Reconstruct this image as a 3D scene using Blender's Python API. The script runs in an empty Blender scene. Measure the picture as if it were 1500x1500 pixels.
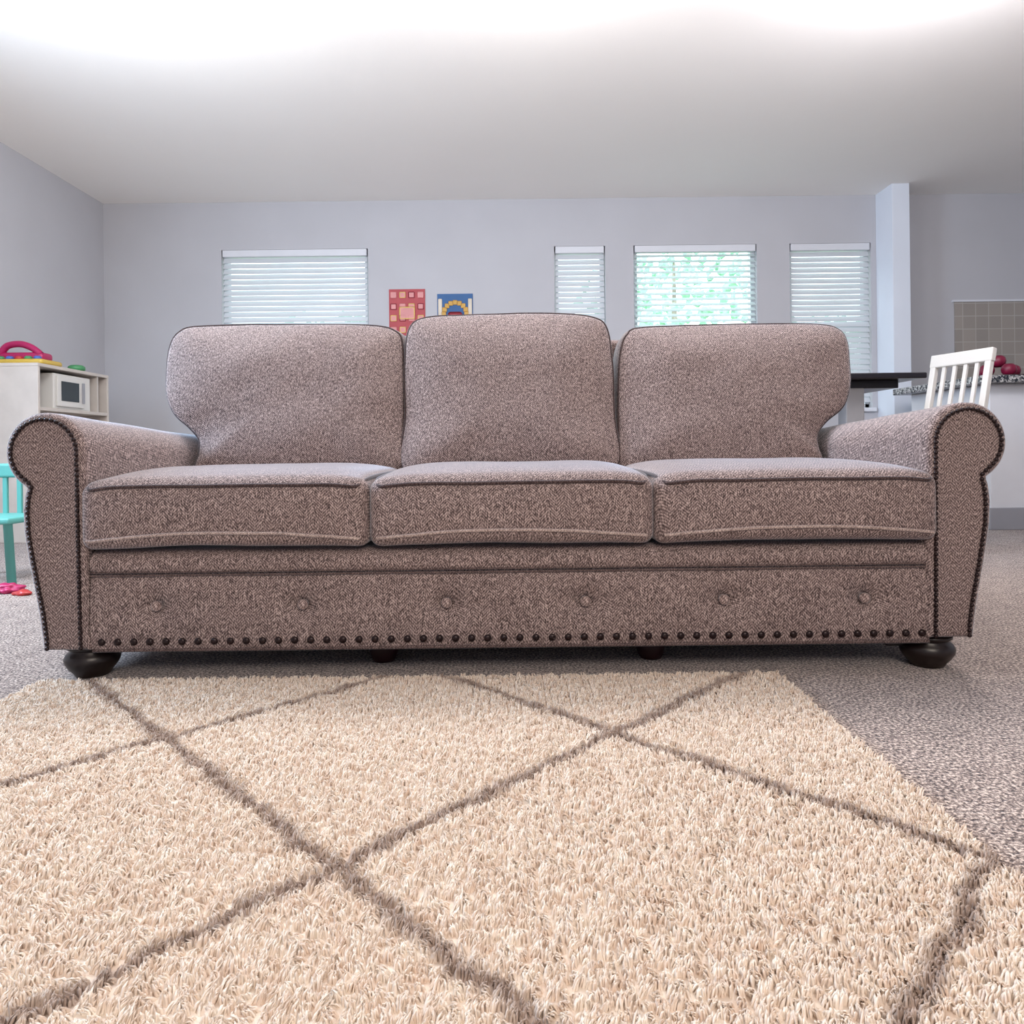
import bpy, bmesh, math, random
import numpy as np
from mathutils import Vector, Matrix, noise
from mathutils.bvhtree import BVHTree
random.seed(4); rng=np.random.default_rng(4)
S=bpy.context.scene
COL=S.collection
try:
    S.view_settings.view_transform='Standard'
except Exception: pass

def lin(c):
    return tuple(((v/255)/12.92 if v/255<=0.04045 else ((v/255+0.055)/1.055)**2.4) for v in c)+(1,)

# ---------------------------------------------------------------- materials
def newmat(name):
    m=bpy.data.materials.new(name); m.use_nodes=True
    nt=m.node_tree; b=nt.nodes['Principled BSDF']
    return m,nt,b
def N(nt,t,**kw):
    n=nt.nodes.new(t)
    for k,v in kw.items():
        if k in n.inputs: n.inputs[k].default_value=v
        else: setattr(n,k,v)
    return n
def simple(name,c,rough=.5,metal=0,var=.06,scale=8,bump=0,bscale=60,spec=None,sheen=0):
    m,nt,b=newmat(name)
    L=nt.links.new
    tc=N(nt,'ShaderNodeTexCoord'); nz=N(nt,'ShaderNodeTexNoise',Scale=scale,Detail=3.0)
    L(tc.outputs['Object'],nz.inputs['Vector'])
    r=N(nt,'ShaderNodeValToRGB')
    a=lin(c)
    r.color_ramp.elements[0].color=tuple(v*(1-var) for v in a[:3])+(1,)
    r.color_ramp.elements[1].color=tuple(min(1,v*(1+var)) for v in a[:3])+(1,)
    r.color_ramp.elements[0].position=.3; r.color_ramp.elements[1].position=.7
    L(nz.outputs['Fac'],r.inputs['Fac']); L(r.outputs['Color'],b.inputs['Base Color'])
    b.inputs['Roughness'].default_value=rough; b.inputs['Metallic'].default_value=metal
    if spec is not None: b.inputs['Specular IOR Level'].default_value=spec
    if bump:
        n2=N(nt,'ShaderNodeTexNoise',Scale=bscale,Detail=4.0); L(tc.outputs['Object'],n2.inputs['Vector'])
        bp=N(nt,'ShaderNodeBump',Strength=bump,Distance=.01); L(n2.outputs['Fac'],bp.inputs['Height']); L(bp.outputs['Normal'],b.inputs['Normal'])
    return m

def math_n(nt,op,a,b=None):
    n=nt.nodes.new('ShaderNodeMath'); n.operation=op
    for i,v in enumerate((a,b)):
        if v is None: continue
        if isinstance(v,(int,float)): n.inputs[i].default_value=v
        else: nt.links.new(v,n.inputs[i])
    return n.outputs[0]

def fabric(name,dark,mid,light):
    m,nt,b=newmat(name); L=nt.links.new
    tc=N(nt,'ShaderNodeTexCoord')
    sep=N(nt,'ShaderNodeSeparateXYZ'); L(tc.outputs['Object'],sep.inputs[0])
    x,y,z=sep.outputs
    u=math_n(nt,'ADD',x,math_n(nt,'MULTIPLY',y,.55))
    v=math_n(nt,'ADD',z,math_n(nt,'MULTIPLY',y,.83))
    zig=math_n(nt,'PINGPONG',u,.018)
    ph=math_n(nt,'MULTIPLY',math_n(nt,'ADD',v,zig),2*math.pi/.0066)
    w=math_n(nt,'SINE',ph)
    mp=N(nt,'ShaderNodeMapping'); mp.inputs['Scale'].default_value=(520,300,150); L(tc.outputs['Object'],mp.inputs[0])
    n1=N(nt,'ShaderNodeTexNoise',Scale=1.0,Detail=1.0,Roughness=.6); L(mp.outputs[0],n1.inputs['Vector'])
    n2=N(nt,'ShaderNodeTexNoise',Scale=9.0,Detail=4.0); L(tc.outputs['Object'],n2.inputs['Vector'])
    f=math_n(nt,'ADD',n1.outputs['Fac'],math_n(nt,'MULTIPLY',w,.09))
    f=math_n(nt,'ADD',f,math_n(nt,'MULTIPLY',math_n(nt,'SUBTRACT',n2.outputs['Fac'],.5),.02))
    r=N(nt,'ShaderNodeValToRGB'); e=r.color_ramp.elements
    e[0].position=.26; e[0].color=lin(dark); e[1].position=.74; e[1].color=lin(light)
    k=e.new(.5); k.color=lin(mid)
    L(f,r.inputs['Fac']); L(r.outputs['Color'],b.inputs['Base Color'])
    b.inputs['Roughness'].default_value=.75
    b.inputs['Specular IOR Level'].default_value=.35
    b.inputs['Sheen Weight'].default_value=.55
    b.inputs['Sheen Roughness'].default_value=.35
    b.inputs['Sheen Tint'].default_value=(.78,.88,1,1)  # cool light on the cushions put into the sheen colour
    bp=N(nt,'ShaderNodeBump',Strength=.18,Distance=.001); L(f,bp.inputs['Height']); L(bp.outputs['Normal'],b.inputs['Normal'])
    return m

M_fab=fabric('tweed_fabric',(48,36,37),(121,104,102),(198,179,174))
M_pipe=fabric('piping_dark',(34,23,24),(64,48,48),(100,83,81))
M_seam=fabric('seam_welt',(42,30,31),(86,70,69),(136,118,114))
M_pipel=fabric('piping_light',(116,98,94),(168,150,144),(208,190,182))
M_nail=simple('bronze_nail',(36,21,22),.3,.4,.1)
M_wood=simple('espresso_wood',(26,17,18),.35,0,.2,20)
M_redwood=simple('reddish_wood',(44,18,24),.5,0,.2,20)
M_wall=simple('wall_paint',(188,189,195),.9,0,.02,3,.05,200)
M_wall_lit=simple('wall_paint_lit',(222,230,242),.9,0,.02,3,.05,200)  # lit copy of the wall paint, bluish daylight put into the colour
M_ceil=simple('ceiling_paint',(254,252,248),.95,0,.01,3,.05,150)
M_trim=simple('white_trim',(216,219,226),.5,0,.02)
M_trimg=simple('gray_trim',(150,152,160),.5,0,.02)
M_white=simple('white_lacquer',(216,214,210),.4,0,.02)
M_cream=simple('cream_laminate',(200,192,185),.5,0,.05,12)
M_black=simple('black_table',(28,26,32),.3,0,.1)
M_gray=simple('gray_painted_wood',(150,150,154),.5,0,.05)
M_dkglass=simple('dark_glass',(30,34,40),.1,0,.05)
M_teal=simple('teal_paint',(90,165,158),.45,0,.04)
M_pink=simple('magenta_plastic',(170,30,88),.35,0,.05)
M_yel=simple('yellow_plastic',(200,168,70),.35,0,.05)
M_green=simple('green_plastic',(70,140,90),.35,0,.05)
M_blue=simple('blue_plastic',(70,100,175),.35,0,.05)
M_red=simple('red_plastic',(175,50,50),.35,0,.05)
M_maroon=simple('maroon_fruit',(120,20,54),.4,0,.3,20)
M_bowl=simple('dark_bowl',(60,30,36),.4,0,.1)
M_bark=simple('bark',(150,140,130),.9,0,.3,10)
M_leaf=simple('leaves',(165,205,185),.7,0,.4,5,.5,8)
M_lawn=simple('lawn',(150,180,135),.9,0,.2,3)

def m_granite():
    m,nt,b=newmat('granite'); L=nt.links.new
    tc=N(nt,'ShaderNodeTexCoord'); v=N(nt,'ShaderNodeTexVoronoi',Scale=90.0); L(tc.outputs['Object'],v.inputs['Vector'])
    r=N(nt,'ShaderNodeValToRGB'); e=r.color_ramp.elements
    s=N(nt,'ShaderNodeSeparateColor'); L(v.outputs['Color'],s.inputs[0]); L(s.outputs[0],r.inputs[0])
    e[0].color=lin((40,44,52)); e[1].color=lin((190,190,190)); e[0].position=.25
    L(r.outputs[0],b.inputs['Base Color']); b.inputs['Roughness'].default_value=.25
    return m
M_granite=m_granite()
def m_tile():
    m,nt,b=newmat('backsplash_tile'); L=nt.links.new
    tc=N(nt,'ShaderNodeTexCoord'); s=N(nt,'ShaderNodeSeparateXYZ'); L(tc.outputs['Object'],s.inputs[0])
    c=N(nt,'ShaderNodeCombineXYZ'); L(s.outputs[0],c.inputs[0]); L(s.outputs[2],c.inputs[1])
    br=N(nt,'ShaderNodeTexBrick'); L(c.outputs[0],br.inputs['Vector'])
    br.offset=0; br.inputs['Scale'].default_value=1; br.inputs['Brick Width'].default_value=.1; br.inputs['Row Height'].default_value=.1
    br.inputs['Mortar Size'].default_value=.003
    br.inputs['Color1'].default_value=lin((150,144,138)); br.inputs['Color2'].default_value=lin((164,156,149)); br.inputs['Mortar'].default_value=lin((178,173,168))
    L(br.outputs['Color'],b.inputs['Base Color']); b.inputs['Roughness'].default_value=.4
    return m
M_tile=m_tile()
def m_blind(name,t,c):
    m,nt,b=newmat(name); L=nt.links.new
    b.inputs['Base Color'].default_value=lin(c); b.inputs['Roughness'].default_value=.6
    tr=N(nt,'ShaderNodeBsdfTranslucent'); tr.inputs[0].default_value=lin((226,236,240))
    mx=N(nt,'ShaderNodeMixShader'); mx.inputs[0].default_value=t
    L(b.outputs[0],mx.inputs[1]); L(tr.outputs[0],mx.inputs[2]); L(mx.outputs[0],nt.nodes['Material Output'].inputs['Surface'])
    return m
M_blind=m_blind('blind_slats',.16,(216,219,225))
M_blind2=m_blind('bright_blind_slats',.4,(232,240,242))
def m_carpet():
    m,nt,b=newmat('speckled_carpet'); L=nt.links.new
    tc=N(nt,'ShaderNodeTexCoord')
    n1=N(nt,'ShaderNodeTexNoise',Scale=180.0,Detail=2.0,Roughness=.7); L(tc.outputs['Object'],n1.inputs['Vector'])
    n2=N(nt,'ShaderNodeTexNoise',Scale=20.0,Detail=3.0); L(tc.outputs['Object'],n2.inputs['Vector'])
    f=math_n(nt,'ADD',n1.outputs['Fac'],math_n(nt,'MULTIPLY',math_n(nt,'SUBTRACT',n2.outputs['Fac'],.5),.12))
    r=N(nt,'ShaderNodeValToRGB'); e=r.color_ramp.elements
    e[0].position=.37; e[0].color=lin((66,50,43)); e[1].position=.64; e[1].color=lin((224,208,196)); k=e.new(.5); k.color=lin((144,126,116))
    L(f,r.inputs[0]); L(r.outputs[0],b.inputs['Base Color']); b.inputs['Roughness'].default_value=1; b.inputs['Specular IOR Level'].default_value=.05
    b.inputs['Sheen Weight'].default_value=.25; b.inputs['Sheen Tint'].default_value=(.68,.82,1,1)
    bp=N(nt,'ShaderNodeBump',Strength=.5,Distance=.006); L(f,bp.inputs['Height']); L(bp.outputs['Normal'],b.inputs['Normal'])
    return m
M_carpet=m_carpet()
def m_rug():
    m,nt,b=newmat('shag_rug'); L=nt.links.new
    tc=N(nt,'ShaderNodeTexCoord')
    nw=N(nt,'ShaderNodeTexNoise',Scale=16.0,Detail=2.0); L(tc.outputs['Object'],nw.inputs['Vector'])
    s=N(nt,'ShaderNodeSeparateXYZ'); L(tc.outputs['Object'],s.inputs[0])
    wob=math_n(nt,'MULTIPLY',math_n(nt,'SUBTRACT',nw.outputs['Fac'],.5),.06)
    u=math_n(nt,'DIVIDE',math_n(nt,'ADD',math_n(nt,'ADD',s.outputs[0],.215),wob),.775)
    v=math_n(nt,'DIVIDE',math_n(nt,'ADD',s.outputs[1],-.05),.77)
    def line(q):
        fr=math_n(nt,'PINGPONG',q,.5)
        mr=N(nt,'ShaderNodeMapRange'); mr.inputs['From Min'].default_value=.032; mr.inputs['From Max'].default_value=.006
        L(fr,mr.inputs['Value']); return mr.outputs[0]
    l=math_n(nt,'MAXIMUM',line(math_n(nt,'ADD',u,v)),line(math_n(nt,'SUBTRACT',u,v)))
    n2=N(nt,'ShaderNodeTexNoise',Scale=60.0,Detail=2.0); L(tc.outputs['Object'],n2.inputs['Vector'])
    r=N(nt,'ShaderNodeValToRGB'); e=r.color_ramp.elements
    e[0].position=.3; e[0].color=lin((234,212,194)); e[1].position=.7; e[1].color=lin((254,242,228)); L(n2.outputs['Fac'],r.inputs[0])
    r2=N(nt,'ShaderNodeValToRGB'); e=r2.color_ramp.elements
    e[0].position=.3; e[0].color=lin((112,90,82)); e[1].position=.7; e[1].color=lin((176,150,138)); L(n2.outputs['Fac'],r2.inputs[0])
    mx=N(nt,'ShaderNodeMix',data_type='RGBA'); L(math_n(nt,'MULTIPLY',l,.75),mx.inputs['Factor']); L(r.outputs[0],mx.inputs['A']); L(r2.outputs[0],mx.inputs['B'])
    L(mx.outputs['Result'],b.inputs['Base Color']); b.inputs['Roughness'].default_value=.9; b.inputs['Specular IOR Level'].default_value=.1
    tr=N(nt,'ShaderNodeBsdfTranslucent'); L(mx.outputs['Result'],tr.inputs[0])
    ms=N(nt,'ShaderNodeMixShader'); ms.inputs[0].default_value=.15
    L(b.outputs[0],ms.inputs[1]); L(tr.outputs[0],ms.inputs[2]); L(ms.outputs[0],nt.nodes['Material Output'].inputs['Surface'])
    return m
M_rug=m_rug()

# ---------------------------------------------------------------- mesh helpers
def link(ob,parent=None):
    COL.objects.link(ob)
    if parent is not None: ob.parent=parent
    return ob
def mesh_obj(name,V,F,mat,parent=None,smooth=True,loc=(0,0,0)):
    me=bpy.data.meshes.new(name); me.from_pydata([tuple(v) for v in V],[],[tuple(f) for f in F])
    if smooth: me.polygons.foreach_set('use_smooth',[True]*len(me.polygons))
    me.materials.append(mat); me.update()
    ob=bpy.data.objects.new(name,me); ob.location=loc
    return link(ob,parent)
def bm_obj(name,bm,mats,parent=None,smooth=True,loc=(0,0,0)):
    me=bpy.data.meshes.new(name); bmesh.ops.recalc_face_normals(bm,faces=bm.faces); bm.to_mesh(me); bm.free()
    if smooth: me.polygons.foreach_set('use_smooth',[True]*len(me.polygons))
    for m in (mats if isinstance(mats,(list,tuple)) else [mats]): me.materials.append(m)
    ob=bpy.data.objects.new(name,me); ob.location=loc
    return link(ob,parent)
def add_box(bm,x0,x1,y0,y1,z0,z1,bev=0,seg=2,mi=0,mat=None):
    r=bmesh.ops.create_cube(bm,size=1)
    vs=r['verts']
    for v in vs: v.co=Vector(((x0+x1)/2+v.co.x*(x1-x0),(y0+y1)/2+v.co.y*(y1-y0),(z0+z1)/2+v.co.z*(z1-z0)))
    fs=set(f for v in vs for f in v.link_faces)
    if mat is not None:
        for v in vs: v.co=mat@v.co
    if bev:
        es=list(set(e for v in vs for e in v.link_edges))
        rr=bmesh.ops.bevel(bm,geom=es,offset=bev,segments=seg,affect='EDGES',profile=.5)
        fs=set(f for f in fs if f.is_valid)|set(rr['faces'])
    for f in fs: f.material_index=mi
def boxo(name,b,mat,parent=None,bev=.003,loc=(0,0,0),smooth=False):
    bm=bmesh.new(); add_box(bm,*b,bev=bev); return bm_obj(name,bm,mat,parent,smooth,loc)
def lathe(name,prof,mat,parent=None,loc=(0,0,0),n=40,smooth=True):
    V=[];F=[]
    for r,z in prof:
        for i in range(n):
            a=2*math.pi*i/n; V.append((r*math.cos(a),r*math.sin(a),z))
    for j in range(len(prof)-1):
        for i in range(n):
            k=(i+1)%n; F.append((j*n+i,j*n+k,(j+1)*n+k,(j+1)*n+i))
    F.append(tuple(reversed(range(n)))); F.append(tuple((len(prof)-1)*n+i for i in range(n)))
    return mesh_obj(name,V,F,mat,parent,smooth,loc)
def tube(path,r,closed=False,n=8):
    P=[Vector(p) for p in path]; V=[];F=[]; m=len(P)
    up=None
    for i,p in enumerate(P):
        a=P[(i-1)%m] if (closed or i>0) else P[0]; b=P[(i+1)%m] if (closed or i<m-1) else P[-1]
        t=(b-a).normalized()
        if up is None:
            up=Vector((0,0,1)) if abs(t.z)<.9 else Vector((0,1,0))
        s=t.cross(up).normalized(); up=s.cross(t).normalized()
        for k in range(n):
            an=2*math.pi*k/n; V.append(p+s*(r*math.cos(an))+up*(r*math.sin(an)))
    for i in range(m if closed else m-1):
        j=(i+1)%m
        for k in range(n):
            l=(k+1)%n; F.append((i*n+k,i*n+l,j*n+l,j*n+k))
    return V,F
def catmull(pts,per=8,closed=True):
    out=[];m=len(pts)
    P=[np.array(p,float) for p in pts]
    rngi=range(m) if closed else range(m-1)
    for i in rngi:
        if closed: a,b,c,d=P[(i-1)%m],P[i],P[(i+1)%m],P[(i+2)%m]
        else: a,b,c,d=P[max(i-1,0)],P[i],P[i+1],P[min(i+2,m-1)]
        for k in range(per):
            t=k/per
            out.append(.5*((2*b)+(-a+c)*t+(2*a-5*b+4*c-d)*t*t+(-a+3*b-3*c+d)*t**3))
    if not closed: out.append(P[-1])
    return out
def resample(pts,step,closed=False):
    P=[np.array(p,float) for p in pts]
    if closed: P=P+[P[0]]
    L=[0]
    for a,b in zip(P[:-1],P[1:]): L.append(L[-1]+np.linalg.norm(b-a))
    n=max(2,int(round(L[-1]/step))); out=[]
    ts=np.linspace(0,L[-1],n+1)
    if closed: ts=ts[:-1]
    A=np.array(P); L=np.array(L)
    return [np.array([np.interp(t,L,A[:,k]) for k in range(A.shape[1])]) for t in ts]
def join_vf(parts):
    V=[];F=[]
    for v,f in parts:
        o=len(V); V+=list(v); F+=[tuple(i+o for i in q) for q in f]
    return V,F
def top(name,loc,label,cat,group=None):
    e=bpy.data.objects.new(name,None); e.location=loc; e.empty_display_size=.1; COL.objects.link(e)
    e['label']=label; e['category']=cat
    if group: e['group']=group
    return e
def tag(ob,label,cat,group=None):
    ob['label']=label; ob['category']=cat
    if group: ob['group']=group
    return ob
def structure(ob): ob['kind']='structure'; return ob

# ---------------------------------------------------------------- SOFA
sofa=top('sofa',(-.013,0,0),'mauve-beige tweed three-seat sofa with rolled arms and nailhead trim','sofa')

def wr(p,amp,s=1.0,seed=0):
    return amp*noise.noise(Vector((p[0]*5*s+seed,p[1]*5*s,p[2]*7*s+seed*2)))+amp*.25*noise.noise(Vector((p[0]*14*s+seed,p[1]*14*s,p[2]*16*s)))

def smooth_path(pts,it=3):
    P=[Vector(p) for p in pts]
    for _ in range(it):
        P=[P[0]]+[(P[i-1]+P[i]*2+P[i+1])/4 for i in range(1,len(P)-1)]+[P[-1]]
    return P

def seat_cushion(x0,x1,seed):
    hx=(x1-x0)/2; cx=(x0+x1)/2; hy=.305; cy=-.014+hy; z0=.292;z1=.446; hz=(z1-z0)/2; cz=(z0+z1)/2; r=.026
    bm=bmesh.new(); bmesh.ops.create_cube(bm,size=2)
    bmesh.ops.subdivide_edges(bm,edges=bm.edges[:],cuts=41,use_grid_fill=True)
    f=lambda t: math.copysign(1-(1-abs(t))**1.7,t)
    for v in bm.verts:
        p=[f(v.co.x)*hx,f(v.co.y)*hy,f(v.co.z)*hz]
        h=[hx,hy,hz]; q=[max(-h[i]+r,min(h[i]-r,p[i])) for i in range(3)]
        d=Vector([p[i]-q[i] for i in range(3)])
        dl=max(abs(d.x),abs(d.y),abs(d.z))
        if d.length>1e-9: d=d.normalized()*dl
        x,y,z=[q[i]+d[i] for i in range(3)]
        a,b,c=x/hx,y/hy,z/hz
        dz=0
        if c>0: dz+=.026*c*(1-abs(a)**6)*(1-abs(b)**3.5)
        dz-= .010*abs(a)**8*max(c,0)*max(0,-b)
        if c<0: dz+= .006*(-c)*(1-a**2)
        dy=0
        if b<0: dy-= .016*(1-a**4)*(-b)*(1-.5*c*c)
        dx=.003*(1-b*b)*a
        co=Vector((x+dx+cx,y+dy+cy,z+dz+cz))
        co+=Vector((0,1,0))*wr(co,.003,1,seed)+Vector((0,0,1))*wr(co,.0028,1,seed+9)
        v.co=co
    ob=bm_obj('seat_cushion',bm,M_fab,sofa)
    me=ob.data
    bvh=BVHTree.FromPolygons([v.co[:] for v in me.vertices],[p.vertices[:] for p in me.polygons])
    def proj(pts,off=.0015):
        out=[]
        for p in pts:
            l,n,_,_=bvh.find_nearest(Vector(p)); out.append(l+n*off)
        return smooth_path(out)
    X0=x0+.004;X1=x1-.004
    top_=[]; 
    for i in range(60):
        t=i/59; a=2*t-1
        top_.append((X0+(X1-X0)*t,-.06,.4455+.006*(1-a**4)-.012*abs(a)**10))
    side=[(X1,y,.448) for y in np.linspace(0,.5,20)]
    sidel=[(X0,y,.448) for y in np.linspace(.5,0,20)]
    V,F=tube(proj(sidel+top_+side),.0042)
    p=mesh_obj('piping',V,F,M_pipe,ob); p['label']='dark welt along the upper cushion seam'
    bot=[]
    for i in range(60):
        t=i/59; a=2*t-1
        bot.append((X0+.004+(X1-X0-.008)*t,-.06,.301+.024*(1-abs(a)**2.6)))
    V,F=tube(proj(bot),.0036)
    mesh_obj('piping',V,F,M_pipel,ob)
    return ob
seat_cushion(-.931,-.301,1); seat_cushion(-.301,.322,5); seat_cushion(.322,.943,11)

def back_cushion(outl,seed,dy=0):
    O=resample(catmull(outl,8),.012,True)
    c=np.array([sum(p[0] for p in O)/len(O),sum(p[1] for p in O)/len(O)])
    m=len(O); V=[];F=[]
    def yf(z): return .505+(z-.45)*.36+dy
    rings=[]
    ts=[.04]+list(np.linspace(.1,.9,22))+[.94,.97,.99,1.0]
    for t in ts:
        e=max(0,1-t**3.2); rings.append((t, -.012-.05*e**.9 if t<1 else -.006))
    rings[-1]=(1.0,-.002)
    rings+= [(1.012,.01),(1.02,.04),(1.022,.07),(1.02,.10),(1.01,.125),(.985,.14),(.9,.15),(.5,.155),(.05,.155)]
    for t,y in rings:
        for p in O:
            q=c+(p-c)*t
            zz=q[1]
            co=Vector((q[0],yf(zz)+y,zz))
            k=1 if t<1 else .3
            co.y+=wr(co,.010*k,.8,seed); co.z+=wr(co,.003,1,seed+4); co.x+=wr(co,.003,1,seed+7)
            V.append(co)
    R=len(rings)
    for j in range(R-1):
        for i in range(m):
            k=(i+1)%m; F.append((j*m+i,j*m+k,(j+1)*m+k,(j+1)*m+i))
    F.append(tuple(range(m))); F.append(tuple((R-1)*m+i for i in reversed(range(m))))
    ob=mesh_obj('back_cushion',V,F,M_fab,sofa)
    bm=bmesh.new(); bm.from_mesh(ob.data); bmesh.ops.recalc_face_normals(bm,faces=bm.faces); bm.to_mesh(ob.data); bm.free()
    j=len(ts)-1
    path=[V[j*m+i]+Vector((0,-.002,0)) for i in range(m)]
    V2,F2=tube(path,.0040,True)
    mesh_obj('piping',V2,F2,M_pipe,ob)
    return ob
left=[(-.895,.45),(-.90,.50),(-.905,.54),(-.94,.578),(-.99,.62),(-1.022,.68),(-1.036,.76),(-1.04,.83),(-1.022,.878),(-.96,.898),(-.72,.902),(-.43,.895),(-.345,.875),(-.322,.83),(-.312,.70),(-.306,.55),(-.305,.45),(-.45,.438),(-.75,.438)]
mid=[(-.298,.45),(-.302,.60),(-.310,.77),(-.303,.87),(-.262,.912),(-.13,.923),(.02,.925),(.17,.922),(.270,.910),(.310,.875),(.320,.77),(.316,.60),(.314,.45),(.15,.438),(-.15,.438)]
right=[(.322,.45),(.328,.55),(.336,.70),(.35,.80),(.375,.855),(.43,.879),(.72,.884),(.96,.880),(1.03,.862),(1.048,.82),(1.042,.75),(1.03,.68),(1.0,.62),(.945,.578),(.912,.54),(.905,.50),(.90,.45),(.75,.438),(.48,.438)]
back_cushion(left,2); back_cushion(mid,6,-.01); back_cushion(right,13)

# arms
def arm(sgn):
    cx,cz,r=1.012,.508,.088
    zb=.072 if sgn<0 else .078
    pts=[(.918,zb)]
    for z in np.linspace(.12,.48,12): pts.append((.924-.004*(.48-z)/.36,z))
    for a in np.linspace(175,-52,30):
        pts.append((cx+r*math.cos(math.radians(a)),cz+r*math.sin(math.radians(a))))
    pts+= [(1.054,.43),(1.060,.415),(1.064,.38),(1.062,.33),(1.053,.27),(1.042,.21),(1.031,.15),(1.022,zb)]
    O=[np.array(p) for p in pts]
    O=resample(O,.008,True); m=len(O)
    def inset(d):
        out=[]
        for i in range(m):
            a=O[(i-2)%m];b=O[(i+2)%m]; t=(b-a); t/=np.linalg.norm(t)+1e-9
            nrm=np.array([t[1],-t[0]])
            out.append(O[i]+nrm*d)
        return out
    secs=[(.0,.016),(-.001,.012),(.001,.006),(.006,.001),(.014,0)]+[(y,0) for y in np.linspace(.05,.84,24)]+[(.86,.01)]
    V=[];F=[]
    for y,d in secs:
        I=inset(d) if d>0 else O
        for q in I:
            k=max(0,(q[1]-.3)/.3)
            drop=-.030*(max(y,0)/.6)*k
            co=Vector((q[0],y,q[1]+drop))
            if y>.03:
                w=wr(co,.006,1,3*sgn+5); co.x+=w; co.z+=w*.6
            V.append(Vector((co.x*sgn,co.y,co.z)))
    for j in range(len(secs)-1):
        for i in range(m):
            k=(i+1)%m; F.append((j*m+i,j*m+k,(j+1)*m+k,(j+1)*m+i))
    F.append(tuple(range(m))); F.append(tuple((len(secs)-1)*m+i for i in reversed(range(m))))
    ob=mesh_obj('arm',V,F,M_fab,sofa)
    bm=bmesh.new(); bm.from_mesh(ob.data); bmesh.ops.recalc_face_normals(bm,faces=bm.faces); bm.to_mesh(ob.data); bm.free()
    I=inset(.016)
    # drop the horizontal stretch along the bottom edge
    I=[p for p in I if p[1]>zb+.024]
    st=max(range(len(I)),key=lambda i: np.linalg.norm(I[i]-I[i-1]))
    I=I[st:]+I[:st]
    I=[np.array([I[0][0],zb+.006])]+I+[np.array([I[-1][0],zb+.006])]
    V,F=tube([Vector((p[0]*sgn,-.001,p[1])) for p in resample(I,.01)],.0024)
    mesh_obj('piping',V,F,M_pipe,ob)
    R=resample(I,.0112); parts=[]
    for p in R:
        v=[];f=[];n=10;rr=.0049
        for h,s in ((0,1),(.0025,.9),(.0042,.5)):
            for k in range(n):
                a=2*math.pi*k/n; v.append(Vector((p[0]*sgn+rr*s*math.cos(a),-.003-h,p[1]+rr*s*math.sin(a))))
        v.append(Vector((p[0]*sgn,-.0080,p[1])))
        for j in range(2):
            for k in range(n):
                l=(k+1)%n; f.append((j*n+k,j*n+l,(j+1)*n+l,(j+1)*n+k))
        for k in range(n): f.append((2*n+k,2*n+(k+1)%n,3*n))
        parts.append((v,f))
    V,F=join_vf(parts)
    o=mesh_obj('nailhead_trim',V,F,M_nail,ob); o['kind']='stuff'; o['label']='closely spaced dark bronze nailheads edging the arm'
arm(1); arm(-1)

bm=bmesh.new(); add_box(bm,-.93,.93,.79,.92,.03,.865,bev=.025,seg=5); bm_obj('backrest',bm,M_fab,sofa)  # unseen lower edge dropped near the floor to darken under the sofa
boxo('seat_deck',(-.92,.93,.05,.80,.075,.288),M_fab,sofa,.01)

# front rail with tufting
BX=[-.78,-.455,-.136,.172,.48,.792]; BZ=.164
xl=list(np.linspace(-.918,.930,420))
for bx in BX: xl+=list(np.linspace(bx-.035,bx+.035,45))
xs=np.array(sorted(xl)); nx=len(xs)
zs=np.concatenate([np.linspace(.068,.128,16)[:-1],np.linspace(.128,.200,46),np.linspace(.200,.238,10)[1:]]); nz=len(zs)
V=[];F=[]
for j,z in enumerate(zs):
    for i,x in enumerate(xs):
        t=(z-.068)/.170
        y=.016-.012*math.sin(math.pi*min(1,max(0,t)))**.5
        for bx in BX:
            dx=x-bx; dz=z-BZ; rr=math.hypot(dx,dz)
            if rr<.25:
                y+=.024*math.exp(-(rr/.020))+.008*math.exp(-(rr/.042)**2)
                y+=.004*math.exp(-(dx/.09)**2-(dz/.018)**2)
        y+=wr((x,0,z),.002,.8,3)
        V.append((x,y,z))
for j in range(nz-1):
    for i in range(nx-1):
        a=j*nx+i; F.append((a,a+1,a+nx+1,a+nx))
o=len(V)
for (x,z) in ((-.918,.068),(.930,.068),(.930,.238),(-.918,.238)): V.append((x,.07,z))
F.append(tuple([i for i in range(nx)][::-1]+[o,o+1]))
rail=mesh_obj('front_rail',V,F,M_fab,sofa)
V=[];F=[]; prof=[(.05,.2375),(.014,.2385),(.008,.243),(.004,.254),(.005,.268),(.012,.279),(.026,.287),(.05,.290)]
xs=np.linspace(-.918,.930,160)
for x in xs:
    for y,z in prof:
        V.append((x,y+wr((x,y,z),.0015,1,8),z+wr((x,0,0),.0015,1,2)))
n=len(prof)
for i in range(len(xs)-1):
    for k in range(n-1): F.append((i*n+k,(i+1)*n+k,(i+1)*n+k+1,i*n+k+1))
mesh_obj('front_band',V,F,M_fab,sofa)
for zz in (.2335,.2410):
    V,F=tube([(x,.0095,zz) for x in np.linspace(-.918,.930,60)],.0026); mesh_obj('piping',V,F,M_seam,rail)
V,F=tube([(x,.014,.068) for x in np.linspace(-.918,.930,60)],.004); mesh_obj('piping',V,F,M_seam,rail)

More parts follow.
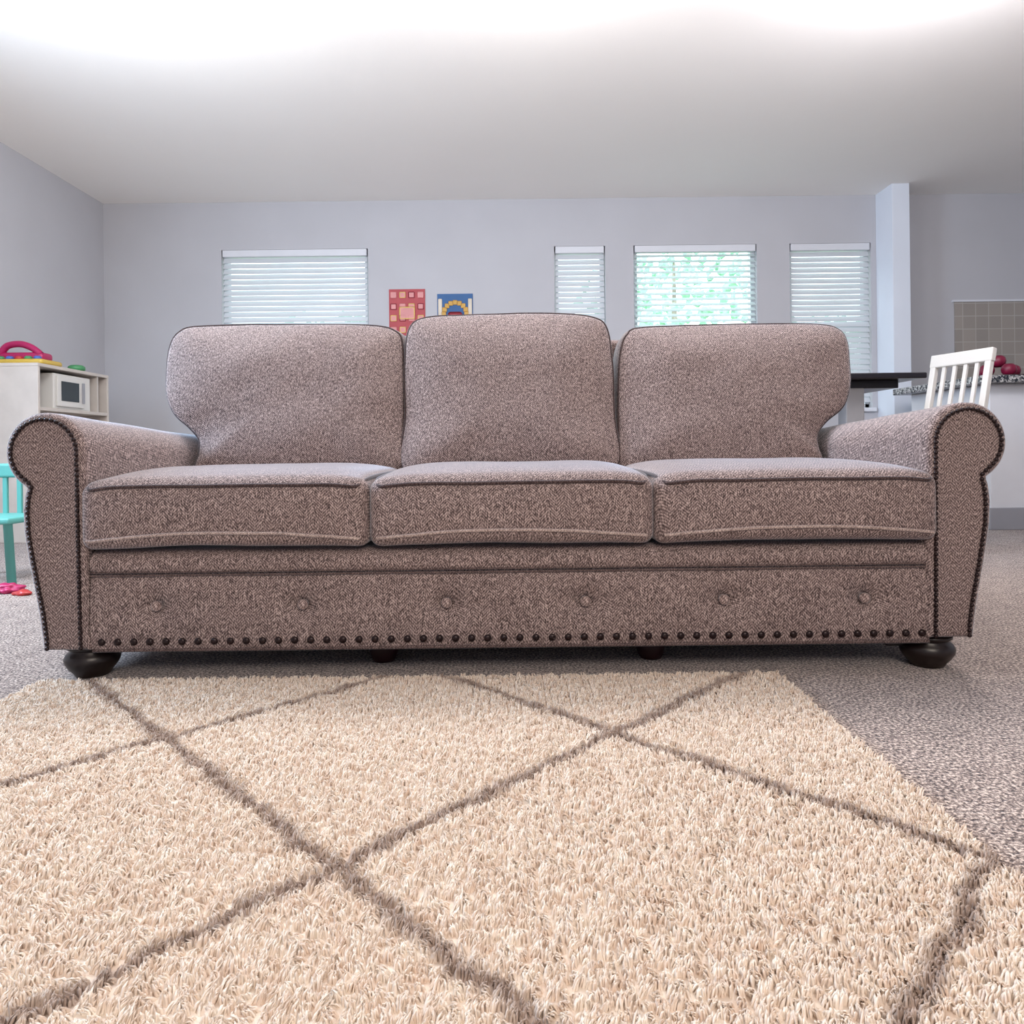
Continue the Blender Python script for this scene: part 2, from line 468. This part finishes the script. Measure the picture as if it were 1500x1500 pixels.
def dome(r,h,n=24):
    v=[];f=[]; P=[(.8,-1.4),(1,-.4),(1.05,.1),(1,.4),(.8,.72),(.5,.92),(.2,1)]
    for s,hh in P:
        for k in range(n):
            a=2*math.pi*k/n; v.append((r*s*math.cos(a),-h*hh,r*s*math.sin(a)))
    for j in range(len(P)-1):
        for k in range(n):
            l=(k+1)%n; f.append((j*n+k,j*n+l,(j+1)*n+l,(j+1)*n+k))
    f.append(tuple((len(P)-1)*n+k for k in range(n))); return v,f
M_btn=fabric('button_tweed',(62,47,48),(138,118,115),(206,188,182))
b0=None
for x in BX:
    if b0 is None:
        v,f=dome(.0114,.009); b0=mesh_obj('button',v,f,M_btn,rail,loc=(x,.020,BZ))
    else:
        c=b0.copy(); COL.objects.link(c); c.parent=rail; c.location=(x,.020,BZ)
n0=None
for i in range(52):
    x=-.896+i*(1.808/51)
    if n0 is None:
        v,f=dome(.0078,.006); n0=mesh_obj('nail_head',v,f,M_nail,rail,loc=(x,.009,.088))
    else:
        c=n0.copy(); COL.objects.link(c); c.parent=rail; c.location=(x,.009,.088)
# feet
fp=[(.030,0),(.036,.003),(.040,.010),(.049,.020),(.056,.032),(.058,.042),(.053,.052),(.045,.059),(.045,.062),(.052,.066),(.052,.073)]
fx=[(-.950,.066),(.955,.066),(-.95,.80),(.95,.80)]
f0=lathe('foot',fp,M_wood,sofa,(fx[0][0],fx[0][1],0))
for x,y in fx[1:]:
    c=f0.copy(); COL.objects.link(c); c.parent=sofa; c.location=(x,y,0)
for x in (-.30,.34):
    c=lathe('foot',[(.024,0),(.030,.01),(.036,.03),(.034,.05),(.028,.075),(.028,.08)],M_redwood,sofa,(x,.15,0)); c['label']='reddish wooden centre support foot'
boxo('foot_block',(.86,.905,.06,.12,.045,.08),M_wood,sofa,.003)

# ---------------------------------------------------------------- RUG
def tufts(x0,x1,y0,y1,n,hmin,hmax,w,zb,cell=.012,pull=.6):
    px=rng.uniform(x0,x1,n);py=rng.uniform(y0,y1,n)
    gx=np.floor(px/cell).astype(int); gy=np.floor(py/cell).astype(int)
    hsh=np.sin(gx*127.1+gy*311.7)*43758.5453; hsh2=np.sin(gx*269.5+gy*183.3)*43758.5453
    jx=hsh-np.floor(hsh); jy=hsh2-np.floor(hsh2)
    cx=(gx+.15+.7*jx)*cell; cy=(gy+.15+.7*jy)*cell
    h=rng.uniform(hmin,hmax,n)*(.8+.4*jx); an=rng.uniform(0,2*np.pi,n); rl=rng.uniform(.1,.45,n)*h; ro=rng.uniform(0,2*np.pi,n)
    swx=(jy-.5)*.008; swy=(jx-.5)*.008
    tx=px+(cx-px)*pull+rl*np.cos(an)+swx; tyy=py+(cy-py)*pull+rl*np.sin(an)+swy
    ww=w*rng.uniform(.7,1.3,n)
    V=np.zeros((n,7,3))
    for k in range(3):
        a=ro+k*2*np.pi/3
        V[:,k,0]=px+ww*np.cos(a);V[:,k,1]=py+ww*np.sin(a);V[:,k,2]=zb
        V[:,3+k,0]=px+(tx-px)*.5+ww*.95*np.cos(a);V[:,3+k,1]=py+(tyy-py)*.5+ww*.95*np.sin(a);V[:,3+k,2]=zb+h*.75
    V[:,6,0]=tx;V[:,6,1]=tyy;V[:,6,2]=zb+h
    return V.reshape(-1,3),n
def tuft_mesh(name,chunks,mat,base):
    Vs=np.concatenate([c[0] for c in chunks]); n=sum(c[1] for c in chunks)
    bv=np.array(base[0]); 
    allV=np.concatenate([Vs,bv]); 
    idx=np.arange(n)[:,None]*7
    quads=np.concatenate([idx+np.array([k,(k+1)%3,3+(k+1)%3,3+k]) for k in range(3)])
    tris=np.concatenate([idx+np.array([3+k,3+(k+1)%3,6]) for k in range(3)])
    bq=np.array(base[1])+len(Vs)
    q=np.concatenate([quads,bq])
    me=bpy.data.meshes.new(name)
    me.vertices.add(len(allV)); me.vertices.foreach_set('co',allV.ravel())
    nl=len(q)*4+len(tris)*3
    me.loops.add(nl); me.loops.foreach_set('vertex_index',np.concatenate([q.ravel(),tris.ravel()]).astype(np.int32))
    me.polygons.add(len(q)+len(tris))
    st=np.concatenate([np.arange(len(q))*4,len(q)*4+np.arange(len(tris))*3]).astype(np.int32)
    me.polygons.foreach_set('loop_start',st)
    me.update(calc_edges=True); me.validate()
    me.polygons.foreach_set('use_smooth',[True]*len(me.polygons))
    me.materials.append(mat)
    ob=bpy.data.objects.new(name,me); COL.objects.link(ob); return ob
RX0,RX1,RY0,RY1=-1.03,.570,-2.12,-.012
bx=[(RX0,RY0,.001),(RX1,RY0,.001),(RX1,RY1,.001),(RX0,RY1,.001),(RX0,RY0,.008),(RX1,RY0,.008),(RX1,RY1,.008),(RX0,RY1,.008)]
bf=[(0,3,2,1),(4,5,6,7),(0,1,5,4),(1,2,6,5),(2,3,7,6),(3,0,4,7)]
rug=tuft_mesh('shag_rug',[tufts(RX0,RX1,-1.15,RY1,190000,.007,.012,.0016,.006),tufts(RX0,RX1,RY0,-1.15,25000,.008,.014,.004,.006)],M_rug,(bx,bf))
tag(rug,'cream shag area rug with brown diamond lattice lines','rug')

# ---------------------------------------------------------------- ROOM
YB=3.95; XL=-3.15; XR=4.5; ZC=2.45; YF=-3.2
structure(boxo('floor',(XL-.1,XR+.1,YF-.1,YB+.9,-.1,0),M_carpet,bev=0))
structure(boxo('ceiling',(XL-.1,XR+.1,YF-.1,YB+.14,ZC,ZC+.1),M_ceil,bev=0))
structure(boxo('wall_left',(XL-.1,XL,YF,YB+.1,0,ZC),M_wall,bev=0))
structure(boxo('wall_right',(XR,XR+.1,YF,YB+.1,0,ZC),M_wall,bev=0))
structure(boxo('wall_front',(XL-.1,XR+.1,YF-.1,YF,0,ZC),M_wall,bev=0))
wins=[(-2.237,-1.10),(.344,.74),(.96,1.915),(2.17,2.80)]
WZ0,WZ1=.80,2.08
bm=bmesh.new(); xx=XL-.1
for a,b in wins:
    add_box(bm,xx,a,YB,YB+.14,0,ZC); add_box(bm,a,b,YB,YB+.14,0,WZ0); add_box(bm,a,b,YB,YB+.14,WZ1,ZC); xx=b
add_box(bm,xx,XR+.1,YB,YB+.14,0,ZC)
structure(bm_obj('wall_back',bm,M_wall,smooth=False))
for i,(a,b) in enumerate(wins):
    bm=bmesh.new(); t=.035
    add_box(bm,a,a+t,YB+.05,YB+.11,WZ0,WZ1,.003);add_box(bm,b-t,b,YB+.05,YB+.11,WZ0,WZ1,.003)
    add_box(bm,a,b,YB+.05,YB+.11,WZ0,WZ0+t,.003);add_box(bm,a,b,YB+.05,YB+.11,WZ1-t,WZ1,.003)
    add_box(bm,a,b,YB+.06,YB+.10,(WZ0+WZ1)/2-.015,(WZ0+WZ1)/2+.015,.003)
    add_box(bm,a-.02,b+.02,YB-.03,YB+.06,WZ0-.03,WZ0,.004)
    structure(bm_obj('window_%d'%(i+1),bm,M_trim,smooth=False))
    bl=top('window_blind',((a+b)/2,YB+.02,WZ1),'white horizontal slat blind hanging in a window','window blind','window blinds')
    w=(b-a)/2-.01
    tilt=math.radians(34 if i==2 else 63)
    bm=bmesh.new(); z=-.08
    while z>-(WZ1-WZ0)+.05:
        Mx=Matrix.Translation((0,0,z))@Matrix.Rotation(tilt,4,'X')
        add_box(bm,-w,w,-.024,.024,-.0013,.0013,mat=Mx); z-=.042
    bm_obj('slats',bm,M_blind2 if i==2 else M_blind,bl,False)
    bm=bmesh.new(); add_box(bm,-w,w,-.025,.025,-.055,-.002,.004); bm_obj('headrail',bm,M_trim,bl,False)
structure(boxo('wall_pillar',(2.84,2.97,YB-.24,YB,0,ZC),M_wall_lit,bev=.003))
for nm,b in (('baseboard_left',(XL,XL+.015,YF,YB-.02,0,.12)),('baseboard_back',(XL+.02,2.83,YB-.015,YB,0,.12)),('baseboard_kitchen',(2.98,XR-.02,YB-.015,YB,0,.12))):
    structure(boxo(nm,b,M_trim,bev=.003))
bs=boxo('trim_1',(3.44,XR-.001,YB-.012,YB-.001,.95,1.61),M_tile,bev=0); structure(bs)
bs=boxo('trim_2',(3.42,XR-.001,YB-.02,YB-.001,1.61,1.625),M_trim,bev=0); structure(bs)

# outside
lawn=tag(boxo('lawn',(-12,14,YB+.92,26,-.2,-.12),M_lawn,bev=0),'green lawn outside the windows','lawn')
lawn['kind']='stuff'
def tree(x,y,h):
    t=top('tree',(x,y,-.12),'leafy green tree standing on the lawn outside','tree','garden trees')
    lathe('trunk',[(.12,0),(.09,h*.3),(.06,h*.6),(.02,h*.9)],M_bark,t,n=12)
    bm=bmesh.new()
    for k in range(600):
        a=random.uniform(0,6.28); rr=1.7*random.random()**.5; zz=h*random.uniform(.35,1.0); s=random.uniform(.03,.10)
        r=bmesh.ops.create_icosphere(bm,subdivisions=1,radius=s,matrix=Matrix.Translation((rr*math.cos(a),rr*math.sin(a),zz)))
        for v in r['verts']: v.co+=Vector((1,1,1))*noise.noise(v.co*9)*.08
    o=bm_obj('foliage',bm,M_leaf,t,False)
tree(2.9,11,4.4); tree(7.2,15,3.6); tree(-3.6,15,3.6)

# posters
def poster(x0,x1,z0,z1,mats,label,kind):
    w=x1-x0;h=z1-z0
    p=top('poster',((x0+x1)/2,YB-.0025,z0),label,'poster','childrens paintings on the wall')
    boxo('paper',(-w/2,w/2,-.002,.002,0,h),mats[0],p,0)
    if kind==0:
        bm=bmesh.new()
        for i in range(4):
            for j in range(4):
                cx=-w/2+w*(i+.5)/4; cz=h*(j+.5)/4; s=w*.085
                add_box(bm,cx-s,cx+s,-.005,-.002,cz-s,cz+s,.006,2,(i+j)%3,)
        add_box(bm,-w*.22,w*.22,-.007,-.002,h*.35,h*.62,.01,2,1)
        bm_obj('painted_pattern',bm,mats[1:],p,False)
    else:
        bm=bmesh.new()
        for i in range(9):
            a=math.pi*i/8; cx=.32*w*math.cos(a); cz=h*.4+.32*w*math.sin(a)
            add_box(bm,cx-.018,cx+.018,-.005,-.002,cz-.018,cz+.018,.006,2,0)
        bm_obj('painted_arch',bm,mats[2],p,False)
        bm=bmesh.new(); add_box(bm,-w*.2,w*.2,-.006,-.002,h*.12,h*.45,.02,3); bm_obj('painted_doorway',bm,mats[3],p,False)
        for s in (-1,1):
            bm=bmesh.new(); add_box(bm,s*w*.42-.015,s*w*.42+.015,-.005,-.002,h*.1,h*.85,.005); bm_obj('painted_stripe',bm,mats[1],p,False)
poster(-.94,-.66,1.40,1.76,(simple('poster_red',(176,80,86),.7),simple('poster_pink',(215,150,150),.7),simple('poster_yellow',(220,192,120),.7),simple('poster_maroon',(140,40,60),.7)),'red and pink painted paper taped to the wall',0)
poster(-.566,-.29,1.46,1.72,(simple('poster_blue',(60,100,150),.7),simple('poster_cream',(215,205,190),.7),simple('poster_gold',(205,165,90),.7),simple('poster_redb',(150,50,60),.7)),'blue painted paper with a golden arch shape',1)

# toy kitchen (front faces +X)
tk=top('toy_kitchen',(-2.93,2.90,0),'white and pale wood toy kitchen with a microwave','toy kitchen')
x0,x1,y0,y1=-.2,.2,-.36,.36
bm=bmesh.new()
add_box(bm,x0,x1,y0,y0+.02,0,1.02,.003); add_box(bm,x0,x1,y1-.02,y1,0,1.02,.003)
add_box(bm,x0,x1,y0,y1,1.02,1.04,.003); add_box(bm,x0,x1,y0+.02,y1-.02,.765,.785,.002)
add_box(bm,x0,x1,y0+.02,y1-.02,.50,.525,.002); add_box(bm,x0,x0+.01,y0,y1,.05,1.03)
add_box(bm,x0,x1-.02,y0+.02,y1-.02,.06,.08); add_box(bm,x0,x1-.01,.24,.255,.785,1.02)
bm_obj('cabinet_body',bm,M_cream,tk,False)
mw=boxo('microwave',(x0+.03,x1-.02,-.19,.18,.786,1.0),M_white,tk,.006)
d=boxo('microwave_door',(x1-.02,x1-.008,-.17,.10,.80,.985),M_white,mw,.004)
boxo('door_window',(x1-.009,x1-.005,-.135,.04,.835,.955),M_dkglass,mw,.002)
boxo('door_handle',(x1-.008,x1+.006,.07,.082,.83,.96),M_trimg,mw,.002)
for s in (-1,1):
    yy=sorted((s*.005,s*.335)); dd=boxo('door',(x1-.018,x1-.002,yy[0],yy[1],.09,.48),M_white,tk,.003)
    yk=s*.04; boxo('handle',(x1-.002,x1+.012,yk-.006,yk+.006,.25,.36),M_gray,dd,.003)
boxo('sink',(x0+.08,x1-.06,-.25,.0,.526,.535),M_gray,tk,.003)
ty=top('toy_piano',(-2.93,2.72,1.04),'pink yellow and green plastic toy piano','toy')
bm=bmesh.new(); add_box(bm,-.16,.17,-.1,.1,.0,.035,.015,3); bm_obj('base',bm,M_yel,ty)
bm=bmesh.new(); add_box(bm,-.15,.12,-.02,.09,.03,.085,.02,3); bm_obj('body',bm,M_pink,ty)
V,F=tube(catmull([(-.14,0,.08),(-.10,0,.125),(-.02,0,.135),(.05,0,.11),(.1,0,.07)],6,False),.02,n=12); mesh_obj('handle',V,F,M_pink,ty)
for i,mm in enumerate((M_green,M_blue,M_red,M_green,M_blue)):
    c=lathe('button',[(.022,0),(.022,.012),(.014,.02)],mm,ty,(-.1+i*.055,-.06,.034),16)
    c['label']=('green','blue','red','green','blue')[i]+' plastic button'
tb=tag(lathe('toy_ring',[(.035,0),(.05,.01),(.05,.03),(.035,.04)],M_green,None,(-2.80,3.02,1.041),20),'green plastic toy ring','toy')

# child chair
ch=top('child_chair',(-2.09,1.33,0),'teal painted wooden child chair','chair')
bm=bmesh.new(); add_box(bm,-.14,.14,-.14,.14,.235,.26,.008,3); bm_obj('seat',bm,M_teal,ch)
for sx in (-1,1):
    for sy in (-1,1):
        V,F=tube([(sx*.115,sy*.11,.24),(sx*.15,sy*.14,0.0)],.016,n=12)
        mesh_obj('leg',V,F+[tuple(range(12)),tuple(range(12,24))],M_teal,ch)
bm=bmesh.new()
for x in (-.12,.12): add_box(bm,x-.012,x+.012,.115,.137,.25,.44,.004)
for x in (-.06,0,.06): add_box(bm,x-.01,x+.01,.12,.133,.25,.43,.003)
add_box(bm,-.14,.14,.113,.139,.41,.47,.01,3)
bm_obj('backrest',bm,M_teal,ch,False)
for i,(x,y,s,mt,lb) in enumerate(((-1.86,1.05,.035,M_pink,'crumpled magenta doll cloth on the carpet'),(-1.97,1.06,.03,M_pink,'crumpled magenta doll cloth on the carpet'),(-1.77,1.0,.02,M_red,'small red toy piece on the carpet'))):
    bm=bmesh.new(); r=bmesh.ops.create_icosphere(bm,subdivisions=4,radius=s)
    for v in bm.verts:
        v.co.x*=1.6; v.co*=1+.4*noise.noise(v.co*40+Vector((i,0,0))); v.co.z=max(v.co.z*.6,-s*.4)+s*.4
    tag(bm_obj('toy_cloth',bm,mt,None,True,(x,y,0)),lb,'toy')

# table behind sofa
tb=top('dining_table',(1.30,1.78,0),'gray wooden table with a black top','table')
bm=bmesh.new(); add_box(bm,-.60,.48,-.30,.42,.79,.815,.005); bm_obj('table_top',bm,M_black,tb,False)
bm=bmesh.new(); add_box(bm,-.5,.40,-.22,.34,.755,.79,.003); bm_obj('apron',bm,M_black,tb,False)
for x in (-.46,.20):
    for y in (-.2,.3):
        bm=bmesh.new(); add_box(bm,x-.04,x+.04,y-.04,y+.04,0,.755,.004); bm_obj('leg',bm,M_gray,tb,False)
wc=top('dining_chair',(2.06,2.01,0),'white wooden dining chair with a slatted back','chair')
wc.rotation_euler=(0,0,math.radians(-72))
bm=bmesh.new(); add_box(bm,-.19,.19,-.19,.21,.52,.55,.008,2); bm_obj('seat',bm,M_white,wc,False)
for sx in (-1,1):
    bm=bmesh.new(); add_box(bm,sx*.155-.016,sx*.155+.016,-.18,-.148,0,.52,.004); bm_obj('leg',bm,M_white,wc,False)
    bm=bmesh.new(); add_box(bm,sx*.155-.016,sx*.155+.016,.164,.20,0,.52,.004); bm_obj('leg',bm,M_white,wc,False)
bm=bmesh.new(); T=Matrix.Translation((0,.185,.54))@Matrix.Rotation(math.radians(-12),4,'X')
for sx in (-1,1): add_box(bm,sx*.155-.016,sx*.155+.016,-.014,.014,0,.44,.004,mat=T)
for i in range(4): add_box(bm,-.093+i*.062-.010,-.093+i*.062+.010,-.007,.007,.05,.40,.002,mat=T)
add_box(bm,-.175,.175,-.016,.016,.38,.45,.006,mat=T); add_box(bm,-.15,.15,-.01,.01,.05,.08,.002,mat=T)
bm_obj('backrest',bm,M_white,wc,False)

# kitchen island
isl=top('kitchen_island',(3.6,3.05,0),'light gray kitchen island with gray baseboard','kitchen island')
boxo('cabinet_body',(-.78,.85,-.42,.4,0,.86),M_trim,isl,.003)
boxo('base_trim',(-.795,.86,-.435,.41,0,.13),M_trimg,isl,.004)
ct=tag(boxo('countertop',(-.88,.88,-.50,.46,.861,.905),M_granite,None,.006,(3.6,3.05,0)),'speckled gray granite countertop on the kitchen island','countertop')
bo=tag(lathe('platter',[(.06,0),(.14,.004),(.20,.012),(.205,.018),(.14,.010),(.02,.006)],M_bowl,None,(3.05,2.9,.906),32),'low dark serving platter on the granite countertop','platter')
fr=None
for (x,y,z) in ((-.085,-.03,.058),(.015,-.085,.058),(.10,.0,.058),(-.02,.075,.058),(.005,-.005,.119)):
    if fr is None:
        fr=lathe('apple',[(.004,-.034),(.022,-.038),(.038,-.02),(.043,.0),(.038,.022),(.022,.035),(.006,.028)],M_maroon,None,(3.05+x,2.9+y,.906+z),20); o=fr
    else:
        o=fr.copy(); COL.objects.link(o); o.location=(3.05+x,2.9+y,.906+z)
    tag(o,'dark pink apple piled on the platter','fruit','apples on the platter')

# ---------------------------------------------------------------- LIGHT
w=bpy.data.worlds.new('World'); S.world=w; w.use_nodes=True
bg=w.node_tree.nodes['Background']; bg.inputs[0].default_value=(.84,.96,1,1); bg.inputs[1].default_value=3.6
def area(name,loc,tgt,sx,sy,p,c):
    l=bpy.data.lights.new(name,'AREA'); l.shape='RECTANGLE'; l.size=sx;l.size_y=sy;l.energy=p;l.color=c
    o=bpy.data.objects.new(name,l); o.location=loc; o.rotation_euler=(Vector(tgt)-Vector(loc)).to_track_quat('-Z','Y').to_euler(); COL.objects.link(o); return o
def point(name,loc,p,c,r=.25):
    l=bpy.data.lights.new(name,'POINT'); l.energy=p; l.color=c; l.shadow_soft_size=r
    o=bpy.data.objects.new(name,l); o.location=loc; COL.objects.link(o); return o
area('front_window_light',(.5,-3.0,1.95),(.25,.2,.1),1.4,.9,52,(1,.87,.75))
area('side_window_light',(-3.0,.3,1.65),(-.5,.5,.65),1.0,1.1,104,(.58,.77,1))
point('fill_light',(-1.5,.95,2.12),54,(1,.99,.99),.3)  # added point fills above the frame, no lamp fitting in the room
point('fill_light',(1.7,.95,2.12),56,(.98,.95,1),.3)
point('fill_light',(.1,.9,2.12),44,(1,.97,.98),.3)

# ---------------------------------------------------------------- CAMERA
cam=bpy.data.cameras.new('Camera'); co=bpy.data.objects.new('Camera',cam); COL.objects.link(co)
cam.sensor_width=36; cam.lens=36*1040/1500; cam.shift_y=-90/1500; cam.clip_start=.05
co.location=(0,-1.556,.5)
co.rotation_euler=(Matrix.Rotation(math.radians(90),4,'X')@Matrix.Rotation(math.radians(-.66),4,'Z')).to_euler()
S.camera=co
